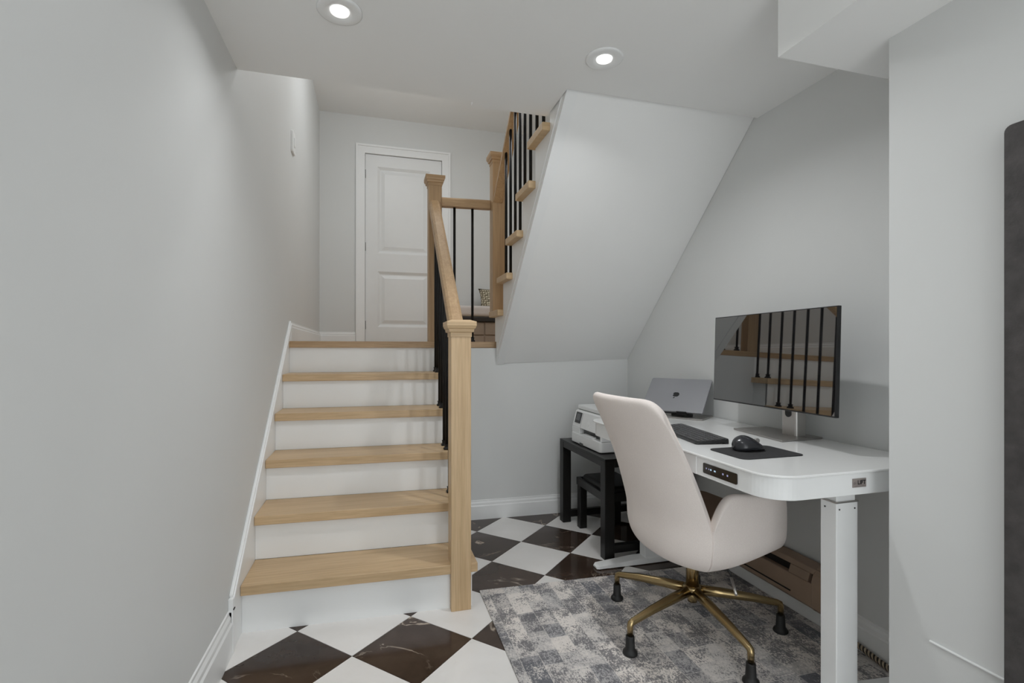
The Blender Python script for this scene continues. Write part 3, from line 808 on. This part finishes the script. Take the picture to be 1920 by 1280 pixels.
def arm_rim(x):
    if x < -0.02: return ZW + 0.010 + (0.650 - ZW - 0.010) * max(0.0, math.sin((x - XE) / (-0.02 - XE) * math.pi / 2)) ** 0.9
    return 0.650 - 0.035 * ((x + 0.02) / 0.28) ** 1.2
def arm_up(x, s):
    _, y = plan_side(x, s); zr_ = arm_rim(x)
    return [(x - 0.012 * (k / 4) * max(0, x / 0.25), y + s * 0.006 * math.sin(k / 4 * math.pi * 0.6), ZW + (zr_ - ZW) * k / 4) for k in range(1, 5)]
xs = [XE, -0.098, -0.085, -0.065, -0.035, 0.0, 0.04, 0.08, 0.12, 0.16, 0.20, 0.235, 0.250, 0.256]
for s in (-1, 1):
    shell_part('armrest', [plan_side(x, s) for x in xs], [arm_up(x, s) for x in xs])
m = MB(); m.loft([[W((x, y, z)) for x, y in rrect(-0.13, -0.236, 0.285, 0.236, 0.05, 6)] for z in (0.42, 0.508)]); m.build('seat', 'tan_lining', ch, 0.022, 4)
MB().lathe((CX, CY, 0), [(0.026, 0.186), (0.026, 0.335)], 24).build('gas_lift', 'brass', ch)
hb = MB().lathe((CX, CY, 0), [(0.012, 0.118), (0.020, 0.120), (0.021, 0.150), (0.020, 0.152), (0.030, 0.160), (0.039, 0.172), (0.039, 0.184), (0.030, 0.190)], 28).build('hub', 'brass', ch)
for k, a in enumerate((123, 195, 267, 339, 51)):
    ca, sa = math.cos(math.radians(a)), math.sin(math.radians(a))
    P = lambda r, z: (CX + r * ca, CY + r * sa, z)
    pts = [P(0.025, 0.168), P(0.12, 0.160), P(0.24, 0.146), P(0.345, 0.128), P(0.354, 0.124), P(0.357, 0.116), P(0.357, 0.082)]
    lg = MB().tube(pts, [0.021, 0.020, 0.017, 0.0135, 0.0132, 0.0125, 0.0118], 12).build('leg', 'brass', ch)
    e = P(0.357, 0.0073)
    MB().lathe(e, [(0.026, 0.0), (0.029, 0.004), (0.028, 0.012), (0.021, 0.019), (0.0185, 0.024), (0.0165, 0.068), (0.0155, 0.072)], 18).build('foot_glide', 'rubber', lg)
lv = MB().tube([(CX + 0.08, CY - 0.06, 0.328), (CX + 0.108, CY - 0.095, 0.270), (CX + 0.112, CY - 0.105, 0.247)], 0.0045, 8).build('lever', 'rubber', ch)
MB().tube([(CX + 0.110, CY - 0.103, 0.249), (CX + 0.082, CY - 0.165, 0.212)], 0.0062, 8).build('lever_tip', 'silver', lv)

# ---------------------------------------------------------------- black side table, printer, stool
tb = thing('side_table', (1.53, 2.86, 0), 'black wooden side table holding the printer', 'table')
x0, x1, y0, y1, zt = 1.250, 1.826, 2.515, 3.210, 0.567
m = MB(); m.box((x0, y0, zt - 0.012), (x1, y1, zt)); m.build('top', 'table_black', tb, 0.002)
for nm_, a, b in (('apron', (x0 + 0.002, y0 + 0.06, zt - 0.05), (x0 + 0.03, y1 - 0.06, zt - 0.012)), ('apron', (x1 - 0.03, y0 + 0.06, zt - 0.05), (x1, y1 - 0.06, zt - 0.012)),
                  ('apron', (x0 + 0.06, y0 + 0.002, zt - 0.05), (x1 - 0.06, y0 + 0.03, zt - 0.012)), ('apron', (x0 + 0.06, y1 - 0.03, zt - 0.05), (x1 - 0.06, y1 - 0.002, zt - 0.012)),
                  ('stretcher', (x0 + 0.06, y0 + 0.012, 0.03), (x1 - 0.06, y0 + 0.048, 0.075)), ('stretcher', (x0 + 0.06, y1 - 0.048, 0.03), (x1 - 0.06, y1 - 0.012, 0.075))):
    box(nm_, a, b, 'table_black', tb, 0.002)
for lx in (x0, x1 - 0.06):
    for ly in (y0, y1 - 0.06):
        box('leg', (lx, ly, 0), (lx + 0.06, ly + 0.06, zt - 0.012), 'table_black', tb, 0.003)
st = thing('footstool', (1.47, 2.85, 0), 'low black stool with a padded top tucked under the side table', 'stool')
x0, x1, y0, y1, zt = 1.312, 1.62, 2.635, 3.065, 0.332
for a, b in (((x0, y0, zt - 0.05), (x0 + 0.024, y1, zt)), ((x1 - 0.024, y0, zt - 0.05), (x1, y1, zt)), ((x0 + 0.024, y0, zt - 0.05), (x1 - 0.024, y0 + 0.024, zt)), ((x0 + 0.024, y1 - 0.024, zt - 0.05), (x1 - 0.024, y1, zt))):
    box('rail', a, b, 'table_black', st, 0.003)
for lx in (x0 + 0.004, x1 - 0.054):
    for ly in (y0 + 0.004, y1 - 0.054):
        box('leg', (lx, ly, 0), (lx + 0.05, ly + 0.05, zt - 0.05), 'table_black', st, 0.004)
m = MB(); m.box((x0 + 0.026, y0 + 0.026, zt - 0.04), (x1 - 0.026, y1 - 0.026, zt + 0.028)); m.build('seat_pad', 'leather_black', st, 0.028, 5)

pn = thing('printer', (1.47, 2.88, 0.567), 'white inkjet printer with a small front touchscreen', 'printer')
zp = 0.5672; xa, xb, ya, yb = 1.300, 1.640, 2.655, 3.100
m = MB(); m.prism(rrect(xa - 0.012, ya, xb, yb, 0.02, 4), zp + 0.004, zp + 0.066); m.build('paper_tray', 'printer_white', pn, 0.004)
box('tray_handle', (xa - 0.014, 2.90, zp), (xa + 0.01, 2.955, zp + 0.016), 'printer_grey', pn, 0.002)
box('inset_base', (xa + 0.01, ya + 0.02, zp), (xb - 0.01, yb - 0.02, zp + 0.004), 'printer_grey', pn)  # grey base, set in from the tray edges
m = MB(); m.prism([(xa + 0.03, zp + 0.066), (xb, zp + 0.066), (xb, zp + 0.104), (xa + 0.03, zp + 0.104)], ya + 0.02, yb - 0.12, 'y'); m.build('output_slot', 'printer_grey', pn)
box('slot_pillar', (xa - 0.004, yb - 0.12, zp + 0.066), (xb, yb, zp + 0.104), 'printer_white', pn, 0.003)
box('slot_pillar', (xa - 0.004, ya, zp + 0.066), (xb, ya + 0.02, zp + 0.104), 'printer_white', pn, 0.003)
m = MB(); m.prism([(xa - 0.004, zp + 0.066), (xa + 0.02, zp + 0.066), (xa + 0.02, zp + 0.076), (xa - 0.012, zp + 0.070)], ya + 0.12, yb - 0.17, 'y'); m.build('output_tray', 'printer_white', pn, 0.002)
m = MB(); m.prism([(xa - 0.004, zp + 0.104), (xb, zp + 0.104), (xb, zp + 0.215), (xa + 0.035, zp + 0.215), (xa + 0.022, zp + 0.205)], ya, yb, 'y'); m.build('body', 'printer_white', pn, 0.006)
m = MB(); m.prism(rrect(xa + 0.03, ya + 0.004, xb, yb - 0.01, 0.02, 4), zp + 0.219, zp + 0.246); m.build('scanner_lid', 'printer_white', pn, 0.006)
box('lid_gap', (xa + 0.04, ya + 0.012, zp + 0.214), (xb - 0.01, yb - 0.02, zp + 0.220), 'printer_grey', pn)
sd = Vector((0.026, 0, 0.101)).normalized()
so_ = Vector((xa - 0.004, 0, zp + 0.104)); sn = Vector((-sd.z, 0, sd.x))
def ppt(y, s, d): q = so_ + sd * s + sn * d; return (q.x, y, q.z)
def pplate(name, ya_, yb_, s0, s1, d0, d1, mat, parent, bev=0.0):
    return MB().loft([[ppt(ya_, s0, d0), ppt(yb_, s0, d0), ppt(yb_, s1, d0), ppt(ya_, s1, d0)], [ppt(ya_, s0, d1), ppt(yb_, s0, d1), ppt(yb_, s1, d1), ppt(ya_, s1, d1)]]).build(name, mat, parent, bev)
dp = pplate('touchscreen', 2.982, 3.066, 0.028, 0.100, 0.0, 0.004, 'logo_black', pn, 0.001)
pplate('display', 2.992, 3.052, 0.046, 0.090, 0.004, 0.0046, 'screen_grey', dp)
m = MB(); ring = lambda r, d: [ppt(2.868 + r * math.cos(a), 0.042 + r * math.sin(a), d) for a in (2 * math.pi * k / 20 for k in range(20))]
m.loft([ring(0.016, 0.0), ring(0.016, 0.0012), ring(0.0145, 0.0014)]); m.build('badge', 'trim_paint', pn)
pplate('panel_seam', 2.968, 2.970, 0.004, 0.1, 0.0, 0.0006, 'screen_grey', pn)

# ---------------------------------------------------------------- brown heater and braided cord under the desk
ht = thing('baseboard_heater', (1.80, 2.0, 0.10), 'long brown metal heater low on the wall under the desk', 'heater')
hy0, hy1 = 1.585, 2.40
m = MB(); m.prism([(1.834, 0.095), (1.772, 0.095), (1.758, 0.108), (1.758, 0.205), (1.834, 0.205)], hy0, hy1, 'y'); m.build('front_panel', 'heater_brown', ht, 0.004)
m = MB(); m.prism([(1.834, 0.205), (1.785, 0.205), (1.785, 0.240), (1.834, 0.240)], hy0 + 0.06, hy1, 'y'); m.build('heating_slot', 'heater_dark', ht)
m = MB(); m.prism([(1.834, 0.238), (1.776, 0.238), (1.780, 0.262), (1.834, 0.272)], hy0, hy1, 'y'); m.build('top_cover', 'heater_brown', ht, 0.003)
m = MB(); m.prism([(1.834, 0.094), (1.770, 0.094), (1.756, 0.108), (1.756, 0.215), (1.766, 0.245), (1.79, 0.268), (1.834, 0.273)], hy0 - 0.012, hy0 + 0.055, 'y'); m.build('end_cap', 'heater_brown', ht, 0.004)
m = MB(); m.prism([(1.786, 0.207), (1.760, 0.206), (1.772, 0.240), (1.786, 0.240)], hy0 + 0.075, hy0 + 0.175, 'y'); m.build('slot_flap', 'heater_brown', ht, 0.002)
box('lower_groove', (1.756, hy0 + 0.16, 0.126), (1.759, hy1 - 0.02, 0.132), 'heater_dark', ht)
m = MB()
for k in range(7):
    p = Vector((1.765 + random.uniform(0, 0.04), hy0 - 0.014, 0.13 + 0.05 * random.random()))
    q = p + Vector((random.uniform(-0.012, 0.012), -0.018, random.uniform(-0.02, 0.02)))
    m.tube([p, (p + q) / 2 + Vector((0.006, 0, 0.006)), q], 0.0022, 6)
m.build('wire_end', 'wire_bare', ht)

cd = thing('braided_cord', (1.81, 1.4, 0.0), 'thick brown and cream braided cord along the wall beside the desk leg', 'cord')
path = [Vector(p) for p in ((1.817, 1.58, 0.06), (1.816, 1.50, 0.035), (1.812, 1.42, 0.026), (1.806, 1.34, 0.020), (1.797, 1.24, 0.018))]
def cat(path, t):
    f = t * (len(path) - 1); i = min(int(f), len(path) - 2); return path[i].lerp(path[i + 1], f - i)
for s in range(4):
    pts = []
    for k in range(121):
        t = k / 120; a = t * 2 * math.pi * 11 + s * math.pi / 2
        pts.append(cat(path, t) + Vector((math.cos(a) * 0.006, 0, math.sin(a) * 0.006)))
    MB().tube(pts, 0.0052, 6).build('strand', 'cord_dark' if s % 2 == 0 else 'cord_light', cd)

# ---------------------------------------------------------------- dark panel at the right edge
ap_ = thing('tall_cabinet', (1.48, 0.55, 0), 'tall dark grey textured slab with rounded corners at the right edge', 'cabinet')
m = MB(); m.prism(rrect(0.10, 0.02, 0.822, 1.718, 0.016, 5), 1.462, 1.498, 'x'); m.build('body', 'charcoal', ap_, 0.003)
m = MB(); m.box((1.465, 0.14, 0.0), (1.495, 0.78, 0.02)); m.build('plinth', 'rubber', ap_)
